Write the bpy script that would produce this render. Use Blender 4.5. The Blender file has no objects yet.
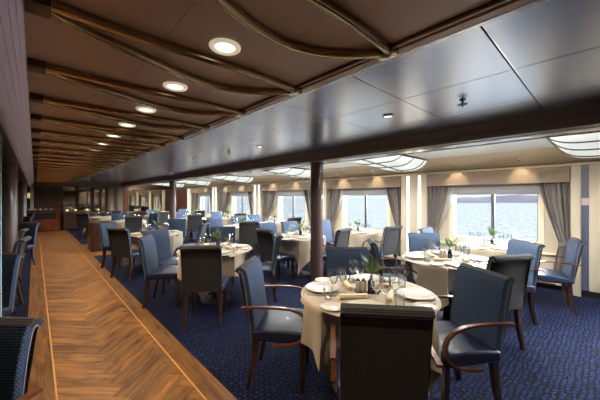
import bpy, bmesh, math, random
from mathutils import Vector, Matrix
random.seed(7)
PI = math.pi
S = bpy.context.scene
COL = S.collection
S.view_settings.view_transform = 'Standard'
S.view_settings.look = 'None'
S.view_settings.gamma = 1.0
S.view_settings.use_curve_mapping = False
S.view_settings.exposure = 1.5

# ------------------------------------------------------------------ camera
H = 1.5
FPX = 286.0
YAW = math.atan(265.0 / FPX)
SN, CS = math.sin(YAW), math.cos(YAW)
cam = bpy.data.cameras.new('camera')
cam.sensor_width = 36.0
cam.lens = 36.0 * FPX / 600.0
cam.shift_y = -2.0 / 600.0
cam.clip_end = 5000
co = bpy.data.objects.new('camera', cam)
COL.objects.link(co)
co.location = (0, 0, H)
co.rotation_euler = (PI / 2, 0, -YAW)
S.camera = co

# ------------------------------------------------------------------ materials
def lin(c):
    c /= 255.0
    return c / 12.92 if c <= 0.04045 else ((c + 0.055) / 1.055) ** 2.4
def rgb(r, g, b):
    return (lin(r), lin(g), lin(b), 1.0)

class NT:
    def __init__(s, name):
        s.m = bpy.data.materials.new(name)
        s.m.use_nodes = True
        s.t = s.m.node_tree
        s.p = s.t.nodes['Principled BSDF']
        s.out = s.t.nodes['Material Output']
    def n(s, typ, **kw):
        nd = s.t.nodes.new(typ)
        for k, v in kw.items():
            if k.startswith('i_'):
                key = k[2:].replace('_', ' ')
                nd.inputs[key].default_value = v
            else:
                setattr(nd, k, v)
        return nd
    def l(s, a, b):
        s.t.links.new(a, b)
    def ramp(s, fac, stops):
        r = s.n('ShaderNodeValToRGB')
        e = r.color_ramp.elements
        while len(e) > 1:
            e.remove(e[-1])
        e[0].position, e[0].color = stops[0]
        for pos, c in stops[1:]:
            x = e.new(pos)
            x.color = c
        s.l(fac, r.inputs[0])
        return r.outputs[0]
    def bump(s, h, strength=0.3, dist=0.01):
        b = s.n('ShaderNodeBump')
        b.inputs['Strength'].default_value = strength
        b.inputs['Distance'].default_value = dist
        s.l(h, b.inputs['Height'])
        s.l(b.outputs[0], s.p.inputs['Normal'])
    def coord(s, kind='Object', scale=(1, 1, 1), rot=(0, 0, 0)):
        tc = s.n('ShaderNodeTexCoord')
        mp = s.n('ShaderNodeMapping')
        mp.inputs['Scale'].default_value = scale
        mp.inputs['Rotation'].default_value = rot
        s.l(tc.outputs[kind], mp.inputs[0])
        return mp.outputs[0]

def plain(name, col, rough=0.5, metal=0.0, spec=0.5, noise=0.0, nscale=30, emit=None, estr=0, coat=0, sheen=0):
    m = NT(name)
    p = m.p
    p.inputs['Base Color'].default_value = col
    p.inputs['Roughness'].default_value = rough
    p.inputs['Metallic'].default_value = metal
    p.inputs['Specular IOR Level'].default_value = spec
    p.inputs['Coat Weight'].default_value = coat
    p.inputs['Sheen Weight'].default_value = sheen
    if noise:
        t = m.n('ShaderNodeTexNoise')
        t.inputs['Scale'].default_value = nscale
        m.l(m.coord(), t.inputs['Vector'])
        a = tuple(c * (1 - noise) for c in col[:3]) + (1,)
        b = tuple(min(1, c * (1 + noise)) for c in col[:3]) + (1,)
        m.l(m.ramp(t.outputs['Fac'], [(0.3, a), (0.7, b)]), p.inputs['Base Color'])
    if emit:
        p.inputs['Emission Color'].default_value = emit
        p.inputs['Emission Strength'].default_value = estr
    return m.m

def woodmat(name, dark, light, rough=0.35, scale=(3, 3, 30), coat=0.2):
    m = NT(name)
    v = m.coord('Object', scale)
    t = m.n('ShaderNodeTexNoise')
    t.inputs['Scale'].default_value = 2.0
    t.inputs['Detail'].default_value = 6
    t.inputs['Distortion'].default_value = 0.8
    m.l(v, t.inputs['Vector'])
    m.l(m.ramp(t.outputs['Fac'], [(0.3, dark), (0.7, light)]), m.p.inputs['Base Color'])
    m.p.inputs['Roughness'].default_value = rough
    m.p.inputs['Coat Weight'].default_value = coat
    return m.m

def weave(name, a, b, scale=90, rough=0.9, sheen=0.03):
    m = NT(name)
    v = m.coord('UV', (1, 1, 1))
    c = m.n('ShaderNodeTexBrick')
    c.offset = 0.5
    c.inputs['Scale'].default_value = scale
    c.inputs['Color1'].default_value = b
    c.inputs['Color2'].default_value = tuple(x * 0.7 for x in b[:3]) + (1,)
    c.inputs['Mortar'].default_value = a
    c.inputs['Mortar Size'].default_value = 0.12
    c.inputs['Brick Width'].default_value = 0.8
    c.inputs['Row Height'].default_value = 0.66
    m.l(v, c.inputs['Vector'])
    m.l(c.outputs['Color'], m.p.inputs['Base Color'])
    m.p.inputs['Roughness'].default_value = rough
    m.p.inputs['Sheen Weight'].default_value = sheen
    inv = m.n('ShaderNodeMath', operation='SUBTRACT')
    inv.inputs[0].default_value = 1.0
    m.l(c.outputs['Fac'], inv.inputs[1])
    m.bump(inv.outputs[0], 0.25, 0.002)
    return m.m

def carpetmat():
    m = NT('navy_carpet')
    v = m.coord('Object', (1, 1, 1), (0, 0, 0))
    nz = m.n('ShaderNodeTexNoise')
    nz.inputs['Scale'].default_value = 9
    nz.inputs['Detail'].default_value = 2
    m.l(v, nz.inputs['Vector'])
    mx = m.n('ShaderNodeMix', data_type='RGBA', blend_type='LINEAR_LIGHT')
    mx.inputs[0].default_value = 0.035
    m.l(v, mx.inputs[6])
    m.l(nz.outputs['Color'], mx.inputs[7])
    br = m.n('ShaderNodeTexBrick')
    br.offset = 0.35
    br.inputs['Scale'].default_value = 1.0
    br.inputs['Brick Width'].default_value = 0.050
    br.inputs['Row Height'].default_value = 0.038
    br.inputs['Mortar Size'].default_value = 0.0095
    br.inputs['Mortar Smooth'].default_value = 0.35
    br.inputs['Color1'].default_value = rgb(27, 41, 92)
    br.inputs['Color2'].default_value = rgb(13, 21, 52)
    br.inputs['Mortar'].default_value = rgb(3, 4, 10)
    m.l(mx.outputs[2], br.inputs['Vector'])
    f = m.n('ShaderNodeTexNoise')
    f.inputs['Scale'].default_value = 160
    m.l(v, f.inputs['Vector'])
    mu = m.n('ShaderNodeMix', data_type='RGBA', blend_type='MULTIPLY')
    mu.inputs[0].default_value = 0.8
    m.l(br.outputs['Color'], mu.inputs[6])
    m.l(m.ramp(f.outputs['Fac'], [(0.3, (0.45, 0.45, 0.45, 1)), (0.65, (1, 1, 1, 1))]), mu.inputs[7])
    m.l(mu.outputs[2], m.p.inputs['Base Color'])
    m.p.inputs['Roughness'].default_value = 0.95
    m.p.inputs['Specular IOR Level'].default_value = 0.15
    inv = m.n('ShaderNodeMath', operation='SUBTRACT')
    inv.inputs[0].default_value = 1.0
    m.l(br.outputs['Fac'], inv.inputs[1])
    m.bump(inv.outputs[0], 0.5, 0.006)
    return m.m

def plankmat():
    m = NT('parquet')
    at = m.n('ShaderNodeAttribute', attribute_name='tone')
    uv = m.coord('UV', (1.1, 10, 1))
    t = m.n('ShaderNodeTexNoise')
    t.inputs['Scale'].default_value = 1.6
    t.inputs['Detail'].default_value = 7
    t.inputs['Roughness'].default_value = 0.62
    t.inputs['Distortion'].default_value = 1.2
    m.l(uv, t.inputs['Vector'])
    col = m.ramp(t.outputs['Fac'], [(0.28, rgb(32, 18, 7)), (0.40, rgb(92, 60, 27)), (0.58, rgb(134, 91, 45)), (0.78, rgb(156, 112, 60))])
    mu = m.n('ShaderNodeMix', data_type='RGBA', blend_type='MULTIPLY')
    mu.inputs[0].default_value = 1.0
    m.l(col, mu.inputs[6])
    m.l(at.outputs['Color'], mu.inputs[7])
    m.l(mu.outputs[2], m.p.inputs['Base Color'])
    m.p.inputs['Roughness'].default_value = 0.42
    m.p.inputs['Specular IOR Level'].default_value = 0.35
    m.bump(t.outputs['Fac'], 0.12, 0.004)
    return m.m

def steelmat():
    m = NT('brushed_silver_panel')
    v = m.coord('Object', (90, 1.5, 2.0))
    t = m.n('ShaderNodeTexNoise')
    t.inputs['Scale'].default_value = 2.5
    t.inputs['Detail'].default_value = 5
    m.l(v, t.inputs['Vector'])
    m.l(m.ramp(t.outputs['Fac'], [(0.3, rgb(182, 189, 206)), (0.7, rgb(188, 195, 212))]), m.p.inputs['Base Color'])
    m.p.inputs['Metallic'].default_value = 0.95
    m.l(m.ramp(t.outputs['Fac'], [(0.3, (.255, .255, .255, 1)), (0.7, (.265, .265, .265, 1))]), m.p.inputs['Roughness'])
    return m.m

def glassmat(name, tint=(1, 1, 1, 1), refl=0.9, base=0.04):
    m = NT(name)
    m.t.nodes.remove(m.p)
    tr = m.n('ShaderNodeBsdfTransparent')
    tr.inputs[0].default_value = tint
    gl = m.n('ShaderNodeBsdfGlossy')
    gl.inputs['Roughness'].default_value = 0.02
    lw = m.n('ShaderNodeLayerWeight')
    lw.inputs['Blend'].default_value = 0.35
    mm = m.n('ShaderNodeMath', operation='MULTIPLY_ADD')
    mm.inputs[1].default_value = refl
    mm.inputs[2].default_value = base
    m.l(lw.outputs['Fresnel'], mm.inputs[0])
    mx = m.n('ShaderNodeMixShader')
    m.l(mm.outputs[0], mx.inputs[0])
    m.l(tr.outputs[0], mx.inputs[1])
    m.l(gl.outputs[0], mx.inputs[2])
    m.l(mx.outputs[0], m.out.inputs[0])
    return m.m

def fabric_sheer(name, col, tcol, fac):
    m = NT(name)
    m.p.inputs['Base Color'].default_value = col
    m.p.inputs['Roughness'].default_value = 0.9
    tl = m.n('ShaderNodeBsdfTranslucent')
    tl.inputs[0].default_value = tcol
    mx = m.n('ShaderNodeMixShader')
    mx.inputs[0].default_value = fac
    m.l(m.p.outputs[0], mx.inputs[1])
    m.l(tl.outputs[0], mx.inputs[2])
    m.l(mx.outputs[0], m.out.inputs[0])
    return m.m

def seamat():
    m = NT('sea_water')
    v = m.coord('Object', (0.25, 0.6, 1))
    t = m.n('ShaderNodeTexNoise')
    t.inputs['Scale'].default_value = 1.0
    t.inputs['Detail'].default_value = 8
    t.inputs['Roughness'].default_value = 0.7
    m.l(v, t.inputs['Vector'])
    df = m.n('ShaderNodeBsdfDiffuse')
    m.l(m.ramp(t.outputs['Fac'], [(0.35, rgb(98, 98, 97)), (0.65, rgb(130, 130, 128))]), df.inputs['Color'])
    m.l(df.outputs[0], m.out.inputs[0])
    return m.m

def stripes_sign():
    m = NT('striped_notice')
    v = m.coord('Object', (1, 1, 1), (0.8, 0, 0))
    w = m.n('ShaderNodeTexWave', bands_direction='Z')
    w.inputs['Scale'].default_value = 30
    m.l(v, w.inputs['Vector'])
    m.l(m.ramp(w.outputs['Fac'], [(0.45, rgb(150, 90, 105)), (0.55, rgb(226, 218, 226))]), m.p.inputs['Base Color'])
    m.p.inputs['Roughness'].default_value = 0.5
    return m.m

M = {}
M['carpet'] = carpetmat()
M['parquet'] = plankmat()
M['steel'] = steelmat()
M['inlay'] = plain('pale_wood_inlay', rgb(190, 140, 80), 0.4)
M['brown'] = plain('brown_ceiling_board', rgb(182, 154, 130), 0.36, noise=0.08, nscale=3)
M['darkwood'] = woodmat('dark_walnut', rgb(44, 27, 20), rgb(70, 44, 32), 0.35, (4, 1, 14))
M['sidewood'] = woodmat('red_brown_wood', rgb(48, 22, 14), rgb(84, 42, 26), .35, (4, 4, 1), .15)
M['beam'] = woodmat('beam_walnut', rgb(104, 84, 70), rgb(124, 102, 86), 0.4, (6, .6, 6))
M['mahog'] = woodmat('mahogany', rgb(72, 28, 16), rgb(116, 52, 28), 0.3, (5, 5, 1), 0.3)
M['chairwood'] = woodmat('chair_wood', rgb(38, 21, 14), rgb(72, 41, 26), 0.35, (30, 8, 8), 0.3)
M['armwood'] = woodmat('arm_wood', rgb(64, 34, 20), rgb(112, 64, 38), 0.3, (30, 8, 8), 0.4)
M['bronze'] = plain('polished_bronze', rgb(172, 148, 112), 0.17, 1.0)
M['bronzedark'] = plain('dark_bronze', rgb(92, 66, 44), 0.3, 0.9)
M['lilac'] = plain('lacquer_moulding', rgb(226, 224, 240), 0.3, 0.0)
M['chrome'] = plain('chrome', rgb(210, 210, 214), 0.12, 1.0)
M['white'] = plain('white_ceiling', rgb(232, 232, 228), 0.6, noise=0.02, nscale=2)
M['whitegloss'] = plain('white_strip', rgb(224, 228, 236), 0.25, 0.6)
M['cream'] = plain('cream_panel', rgb(194, 183, 163), 0.45, noise=0.03, nscale=2)
M['tan'] = plain('tan_cove', rgb(180, 160, 132), 0.5, noise=0.03, nscale=2)
M['cream2'] = plain('cream_frame', rgb(222, 210, 186), 0.4)
M['grey_blue'] = plain('grey_blue_strip', rgb(66, 72, 94), 0.4)
M['black'] = plain('black_skirting', rgb(16, 15, 18), 0.5)
M['mullion'] = plain('dark_mullion', rgb(62, 64, 74), 0.4)
M['valance'] = plain('taupe_valance', rgb(128, 114, 98), 0.8, noise=0.06, nscale=8, sheen=0.2)
M['blind'] = fabric_sheer('blind_cloth', rgb(150, 146, 144), rgb(165, 160, 158), .3)
M['curtain'] = plain('taupe_curtain', rgb(90, 82, 80), 0.8, noise=0.08, nscale=12, sheen=0.4)
M['lining'] = fabric_sheer('curtain_lining', rgb(196, 196, 190), rgb(200, 205, 205), .45)
M['pane'] = glassmat('window_glass', (0.97, 0.985, 1, 1), 0.25, 0.0)
M['glass'] = glassmat('drinking_glass', (0.97, 0.98, 0.985, 1), 0.5, 0.03)
M['mirror'] = plain('bronze_mirror', rgb(176, 166, 150), 0.03, 1.0)
M['darkmirror'] = plain('smoked_mirror', rgb(165, 152, 138), 0.03, 1.0)
M['cloth'] = plain('linen', rgb(168, 154, 133), 0.85, noise=0.03, nscale=5, sheen=0.3)
M['napkin'] = plain('napkin_linen', rgb(222, 206, 176), 0.85)
M['plate'] = plain('porcelain', rgb(210, 205, 194), 0.15, coat=0.5)
M['steelware'] = plain('cutlery_steel', rgb(200, 198, 194), 0.15, 1.0)
M['bottle'] = plain('dark_blue_glass', rgb(14, 16, 34), 0.08, coat=0.6)
M['leaf'] = plain('fern_green', rgb(74, 104, 44), 0.5, noise=0.25, nscale=40)
M['stem'] = plain('fern_stem', rgb(70, 92, 40), 0.6)
M['petal'] = plain('cream_petal', rgb(220, 214, 150), 0.6)
M['tray'] = plain('dark_tray', rgb(60, 48, 42), 0.25, 0.4)
M['salt'] = plain('shaker_contents', rgb(186, 176, 160), 0.7)
M['front'] = weave('blue_weave', rgb(11, 17, 30), rgb(64, 88, 124), 1.0)
M['rear'] = weave('brown_weave', rgb(6, 6, 8), rgb(68, 62, 62), 1.0)
M['leather'] = plain('blue_leather', rgb(15, 26, 58), 0.46, noise=0.06, nscale=15, coat=0.04)
M['piping'] = plain('grey_piping', rgb(110, 116, 132), 0.5)
M['lampglass'] = plain('lamp_glow', rgb(255, 240, 214), 0.4, emit=(1.0, 0.80, 0.55, 1), estr=1.6)
M['stripglow'] = plain('strip_glow', rgb(255, 244, 224), 0.4, emit=(1.0, 0.93, 0.80, 1), estr=0.9)
M['shade'] = plain('warm_shade', rgb(230, 200, 150), .6, emit=(1, .8, .5, 1), estr=.18)
M['diffuser'] = plain('frosted_diffuser', rgb(206, 222, 222), 0.35, emit=(0.98, 1.0, 0.95, 1), estr=0.21)
M['rimwhite'] = plain('lamp_rim', rgb(210, 196, 170), 0.4, emit=(1, .88, .66, 1), estr=.16)
M['rib'] = plain('dark_rib', rgb(46, 48, 40), 0.4, 0.3)
M['sea'] = seamat()
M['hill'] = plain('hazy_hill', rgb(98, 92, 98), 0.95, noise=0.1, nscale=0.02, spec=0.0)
M['paleblue'] = plain('pale_blue_post', rgb(140, 176, 190), 0.4)
M['sign'] = stripes_sign()
M['backwall'] = plain('beige_wall', rgb(150, 128, 104), 0.6, noise=0.04, nscale=2)

# ------------------------------------------------------------------ mesh helpers
class B:
    def __init__(s):
        s.bm = bmesh.new()
    def box(s, x0, x1, y0, y1, z0, z1, bev=0.0, rot=None, loc=None):
        tmp = bmesh.new()
        bmesh.ops.create_cube(tmp, size=1)
        for v in tmp.verts:
            v.co = Vector(((x0 + x1) / 2 + v.co.x * (x1 - x0), (y0 + y1) / 2 + v.co.y * (y1 - y0), (z0 + z1) / 2 + v.co.z * (z1 - z0)))
        if bev:
            bmesh.ops.bevel(tmp, geom=tmp.edges[:], offset=bev, segments=2, affect='EDGES', profile=0.6)
        if rot is not None:
            tmp.transform(rot)
        if loc is not None:
            tmp.transform(Matrix.Translation(loc))
        s.merge(tmp)
        return s
    def merge(s, tmp):
        me = bpy.data.meshes.new('t')
        tmp.to_mesh(me)
        tmp.free()
        s.bm.from_mesh(me)
        bpy.data.meshes.remove(me)
    def lathe(s, prof, n=20, loc=(0, 0, 0), cap=True):
        rings = []
        for r, z in prof:
            if r < 1e-5:
                rings.append([s.bm.verts.new((loc[0], loc[1], loc[2] + z))])
            else:
                rings.append([s.bm.verts.new((loc[0] + r * math.cos(2 * PI * k / n), loc[1] + r * math.sin(2 * PI * k / n), loc[2] + z)) for k in range(n)])
        for a, b in zip(rings, rings[1:]):
            for k in range(n):
                k2 = (k + 1) % n
                if len(a) == 1 and len(b) == 1:
                    continue
                if len(a) == 1:
                    s.bm.faces.new((a[0], b[k2], b[k])[::-1])
                elif len(b) == 1:
                    s.bm.faces.new((a[k], a[k2], b[0]))
                else:
                    s.bm.faces.new((a[k], a[k2], b[k2], b[k]))
        if cap:
            if len(rings[0]) > 1:
                s.bm.faces.new(rings[0][::-1])
            if len(rings[-1]) > 1:
                s.bm.faces.new(rings[-1])
        return s
    def sweep(s, pts, sec, up=(0, 0, 1), scale=None, closed_ends=True):
        """sweep a closed 2-D section (list of (a,b): a sideways, b along up-ish) along pts"""
        pts = [Vector(p) for p in pts]
        up = Vector(up)
        rings = []
        for i, p in enumerate(pts):
            t = (pts[min(i + 1, len(pts) - 1)] - pts[max(i - 1, 0)]).normalized()
            side = t.cross(up)
            if side.length < 1e-4:
                side = t.cross(Vector((1, 0, 0)))
            side.normalize()
            nrm = side.cross(t).normalized()
            k = scale[i] if scale else 1.0
            rings.append([s.bm.verts.new(p + side * a * k + nrm * b * k) for a, b in sec])
        n = len(sec)
        for a, b in zip(rings, rings[1:]):
            for k in range(n):
                k2 = (k + 1) % n
                s.bm.faces.new((a[k], a[k2], b[k2], b[k]))
        if closed_ends:
            s.bm.faces.new(rings[0][::-1])
            s.bm.faces.new(rings[-1])
        return s
    def tube(s, pts, r, n=8, up=(0, 0, 1), scale=None):
        return s.sweep(pts, [(r * math.cos(2 * PI * k / n), r * math.sin(2 * PI * k / n)) for k in range(n)], up, scale)
    def extr(s, poly, axis, a, b, bev=0.0, seg=2):
        """extrude 2-D polygon; axis 'x': poly=(y,z); 'y': poly=(x,z); 'z': poly=(x,y)"""
        tmp = bmesh.new()
        def P(u, v, w):
            return {'x': (w, u, v), 'y': (u, w, v), 'z': (u, v, w)}[axis]
        A = [tmp.verts.new(P(u, v, a)) for u, v in poly]
        C = [tmp.verts.new(P(u, v, b)) for u, v in poly]
        n = len(poly)
        fa = tmp.faces.new(A)
        fb = tmp.faces.new(C[::-1])
        for k in range(n):
            k2 = (k + 1) % n
            tmp.faces.new((A[k2], A[k], C[k], C[k2]))
        bmesh.ops.recalc_face_normals(tmp, faces=tmp.faces[:])
        if bev:
            ed = list(set(fa.edges[:] + fb.edges[:]))
            bmesh.ops.bevel(tmp, geom=ed, offset=bev, segments=seg, affect='EDGES', profile=0.6)
        s.merge(tmp)
        return s
    def face(s, pts):
        return s.bm.faces.new([s.bm.verts.new(p) for p in pts])
    def mesh(s, name, mat, smooth=40, recalc=True):
        if recalc:
            bmesh.ops.recalc_face_normals(s.bm, faces=s.bm.faces[:])
        me = bpy.data.meshes.new(name)
        s.bm.to_mesh(me)
        s.bm.free()
        for m in (mat if isinstance(mat, (list, tuple)) else [mat]):
            me.materials.append(m)
        if smooth:
            for p in me.polygons:
                p.use_smooth = True
            me.set_sharp_from_angle(angle=math.radians(smooth))
        return me
    def obj(s, name, mat, parent=None, smooth=40, loc=None, rz=0.0, recalc=True):
        return ob(name, s.mesh(name, mat, smooth, recalc), parent, loc, rz)

def ob(name, me, parent=None, loc=None, rz=0.0):
    o = bpy.data.objects.new(name, me)
    COL.objects.link(o)
    if parent is not None:
        o.parent = parent
    if loc is not None:
        o.location = loc
    o.rotation_euler[2] = rz
    return o

def tag(o, label=None, cat=None, group=None, kind=None):
    if label: o['label'] = label
    if cat: o['category'] = cat
    if group: o['group'] = group
    if kind: o['kind'] = kind
    return o

def thing(name, label, cat, loc=(0, 0, 0), rz=0.0, group=None):
    o = bpy.data.objects.new(name, None)
    o.empty_display_size = 0.1
    COL.objects.link(o)
    o.location = loc
    o.rotation_euler[2] = rz
    return tag(o, label, cat, group)

def struct(o):
    o['kind'] = 'structure'
    return o

KIDS = {}
def dup(root, label, loc, rz, group=None, kids=None):
    r = root.copy()
    COL.objects.link(r)
    r.location = loc
    r.rotation_euler = (0, 0, rz)
    r['label'] = label
    if group: r['group'] = group
    for ch in list(root.children):
        c = ch.copy()
        COL.objects.link(c)
        c.parent = r
        for g in ch.children:
            d = g.copy()
            COL.objects.link(d)
            d.parent = c
    return r

def box_uv(me, s=1.0):
    """box-projected UVs in metres times s"""
    uv = me.uv_layers.new(name='UVMap')
    for p in me.polygons:
        n = p.normal
        ax = max(range(3), key=lambda k: abs(n[k]))
        for li in p.loop_indices:
            c = me.vertices[me.loops[li].vertex_index].co
            uv.data[li].uv = {0: (c.y * s, c.z * s), 1: (c.x * s, c.z * s), 2: (c.x * s, c.y * s)}[ax]

ORD = ['first', 'second', 'third', 'fourth', 'fifth', 'sixth', 'seventh', 'eighth', 'ninth', 'tenth', 'eleventh', 'twelfth', 'thirteenth',
       'fourteenth', 'fifteenth', 'sixteenth', 'seventeenth', 'eighteenth', 'nineteenth', 'twentieth', 'twenty-first', 'twenty-second',
       'twenty-third', 'twenty-fourth', 'twenty-fifth', 'twenty-sixth', 'twenty-seventh']

# ------------------------------------------------------------------ room dimensions
XW = 6.25           # inside face of the window wall
XL = -2.6           # far side of the room to the left
Y0, Y1 = -4.6, 17.5
ZC = 2.25           # ceiling
XB0, XB1 = 3.30, 3.64   # beam
ZB = 2.09
XE = 1.387          # brown / silver edge

# ------------------------------------------------------------------ floor
b = B(); b.box(XL, XW + .2, Y0, Y1 + .2, -0.1, 0.0)
struct(b.obj('floor', M['carpet'], smooth=0))

def parquet():
    bm = bmesh.new()
    uvl = bm.loops.layers.uv.new('UVMap')
    tone = bm.loops.layers.float_color.new('tone')
    rnd = random.Random(3)
    def plank(corners, length, width, shade=1.0, rndshade=0.26):
        f = bm.faces.new([bm.verts.new((x, y, 0.006)) for x, y in corners])
        k = shade * (1 - rndshade + 2 * rndshade * rnd.random())
        warm = 1 - 0.06 * rnd.random()
        ou, ov = rnd.random() * 40, rnd.random() * 40
        us = [(0, 0), (length, 0), (length, width), (0, width)]
        for lp, (u, v) in zip(f.loops, us):
            lp[uvl].uv = (u + ou, v + ov)
            lp[tone] = (k, k * warm, k * warm * warm, 1)
        return f
    xa, xb = 0.12, 0.93
    n = 4
    W = (xb - xa) / math.sqrt(2) / n
    L = n * W
    c45 = math.sqrt(0.5)
    def R(p, q):
        # (1,1) direction -> +Y ; rotate by +45 deg
        return (c45 * (p - q), c45 * (p + q))
    yy = Y0
    k = 0
    g = 0.0012
    # centre the zigzag: points (p - q) spans from -L.. ; shift so column fills xa..xb
    rng = range(int((Y0 - 1) / (W * 2 * c45)) - 2, int((Y1 + 1) / (W * 2 * c45)) + 2)
    def clipx(f, lo, hi):
        pass
    for k in rng:
        for col in (-1, 0, 1):
            off = col * 2 * n * W
            # 'horizontal' plank
            p0, q0 = k * W + off, k * W
            cs = [R(p0 + g, q0 + g), R(p0 + L - g, q0 + g), R(p0 + L - g, q0 + W - g), R(p0 + g, q0 + W - g)]
            cx = sum(c[0] for c in cs) / 4 + 0.5 * (xa + xb)
            if xa - .5 < cx < xb + .5:
                plank([(c[0] + 0.5 * (xa + xb), c[1]) for c in cs], L, W)
            p1, q1 = k * W + off, (k + 1) * W
            cs = [R(p1 + W - g, q1 + g), R(p1 + W - g, q1 + L - g), R(p1 + g, q1 + L - g), R(p1 + g, q1 + g)]
            cx = sum(c[0] for c in cs) / 4 + 0.5 * (xa + xb)
            if xa - .5 < cx < xb + .5:
                plank([(c[0] + 0.5 * (xa + xb), c[1]) for c in cs], L, W)
    for co_, no in (((xa + .006, 0, 0), (-1, 0, 0)), ((xb - .006, 0, 0), (1, 0, 0)), ((0, Y0 + .02, 0), (0, -1, 0)), ((0, Y1 - .02, 0), (0, 1, 0))):
        bmesh.ops.bisect_plane(bm, geom=bm.verts[:] + bm.edges[:] + bm.faces[:], plane_co=co_, plane_no=no, clear_outer=True)
    # borders
    for x0, x1 in ((-0.065, xa - .006), (xb + .006, 1.10)):
        y = Y0 + .02
        while y < Y1 - .05:
            l = min(0.62, Y1 - .02 - y)
            plank([(x1 - g, y + g), (x1 - g, y + l - g), (x0 + g, y + l - g), (x0 + g, y + g)], l, x1 - x0, 0.8, 0.10)
            y += 0.62
    # patch under the waiter's sideboard
    x0 = 1.10
    for i in range(5):
        plank([(x0 + g, 9.0 + .5 * i + g), (1.75, 9.0 + .5 * i + g), (1.75, 9.5 + .5 * i - g), (x0 + g, 9.5 + .5 * i - g)], .65, .5, 0.85, 0.1)
    me = bpy.data.meshes.new('floor_walkway')
    bm.to_mesh(me); bm.free()
    me.materials.append(M['parquet'])
    return struct(ob('floor_walkway', me))
parquet()
b = B()
for x in (0.12, 0.93):
    b.box(x - .006, x + .006, Y0 + .02, Y1 - .02, .001, .0062)
struct(b.obj('floor_inlay', M['inlay'], smooth=0))
b = B()
b.box(-0.066, 1.101, Y0 + .02, Y1 - .02, .0002, .004)
b.box(1.101, 1.752, 9.0, 11.5, .0002, .004)
struct(b.obj('floor_underlay', M['darkwood'], smooth=0))

# ------------------------------------------------------------------ ceilings
PITCH = 0.695
# silver panels
b = B()
xs = [XE + .02, 2.05, 2.76, XB0 + .02]
y = 0.377 - 7 * PITCH
while y < Y1:
    for xa, xb in zip(xs, xs[1:]):
        b.box(xa + .003, xb - .003, max(y + .006, Y0), min(y + PITCH - .006, Y1), ZC, ZC + .03, 0.0015)
    y += PITCH
struct(b.obj('ceiling', M['steel'], smooth=0))
b = B(); b.box(XL, XW + .2, Y0, Y1 + .2, ZC + .035, ZC + .12)
struct(b.obj('ceiling_deck', M['black'], smooth=0))
b = B(); 
y = 0.377 - 7 * PITCH
while y < Y1:
    b.box(XE + .02, XB0, y - .006, y - .001, ZC + .001, ZC + .012)
    y += PITCH
struct(b.obj('trim_1', M['chrome'], smooth=0))
# brown ceiling in three board runs
b = B()
for xa, xb in ((-.05, .45), (.45, .90), (.90, XE - .06)):
    y = 0.735 - 0.35 - 7 * PITCH
    while y < Y1:
        b.box(xa + .001, xb - .001, max(Y0, y + .001), min(Y1, y + 2 * PITCH - .001), ZC, ZC + .03)
        y += 2 * PITCH
struct(b.obj('ceiling_brown', M['brown'], smooth=0))
# edge band between the ceilings
b = B(); b.box(XE - .06, XE - .012, Y0, Y1, ZC - .012, ZC + .03, .003)
b.box(XE - .085, XE - .075, Y0, Y1, ZC - .006, ZC + .03)
struct(b.obj('trim_2', M['brown'], smooth=0))
b = B(); b.box(XE - .012, XE + .018, Y0, Y1, ZC - .014, ZC + .03, .003)
struct(b.obj('trim_3', M['whitegloss'], smooth=0))
b = B(); b.sweep([(XE - .105, Y0, ZC - .006), (XE - .105, Y1, ZC - .006)], [(.010 * math.cos(a), .010 * math.sin(a)) for a in [k * PI / 4 for k in range(8)]])
struct(b.obj('trim_4', M['bronzedark'], smooth=60))
# white ceiling by the windows
b = B(); b.box(XB1 - .02, 5.60, Y0, Y1, ZC, ZC + .03)
struct(b.obj('ceiling_white', M['white'], smooth=0))
# cove and its lip
b = B()
b.extr([(5.57, ZC), (5.60, ZC + .03), (XW + .1, ZC + .03), (XW + .1, 2.03), (6.20, 2.03)], 'y', Y0, Y1)
struct(b.obj('trim_5', M['tan'], smooth=0))
b = B()
b.box(6.10, XW + .05, Y0, Y1, 2.005, 2.03, .004)
b.box(6.085, 6.11, Y0, Y1, 2.012, 2.036, .006)
struct(b.obj('trim_6', M['cream2'], smooth=0))
b = B(); b.box(6.12, XW + .05, Y0, Y1, 1.992, 2.004)
struct(b.obj('trim_7', M['bronzedark'], smooth=0))
# beam
b = B()
b.box(XB0, XB1, Y0, Y1, ZB + .02, ZC + .03, .004)
b.box(XB0 - .015, XB0 + .08, Y0, Y1, ZB, ZB + .05, .01)
b.box(XB0 + .08, XB0 + .13, Y0, Y1, ZB + .006, ZB + .03)
struct(b.obj('beam', M['beam'], smooth=0))
b = B(); b.box(3.43, XB1 - .012, Y0, Y1, ZB - .002, ZB + .02, .003)
struct(b.obj('trim_8', M['whitegloss'], smooth=0))
b = B(); b.box(XB1 - .012, XB1 + .006, Y0, Y1, ZB - .008, ZB + .04, .003)
struct(b.obj('trim_9', M['black'], smooth=0))
b = B(); b.box(XB1 + .006, XB1 + .10, Y0, Y1, 2.118, 2.128)  # unseen shelf added under the fill light on the beam
struct(b.obj('trim_23', M['white'], smooth=0))
cl = bpy.data.lights.new('added_cove_fill', 'AREA'); cl.shape = 'RECTANGLE'  # unseen strip light added above the beam to brighten the white ceiling
cl.size = .05; cl.size_y = 21.5; cl.energy = 1700; cl.color = (.92, 1.0, 1.0)
o = bpy.data.objects.new('added_cove_fill', cl); COL.objects.link(o)
o.location = (XB1 + .06, (Y0 + Y1) / 2, 2.135); o.rotation_euler = (PI, 0, 0)
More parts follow.
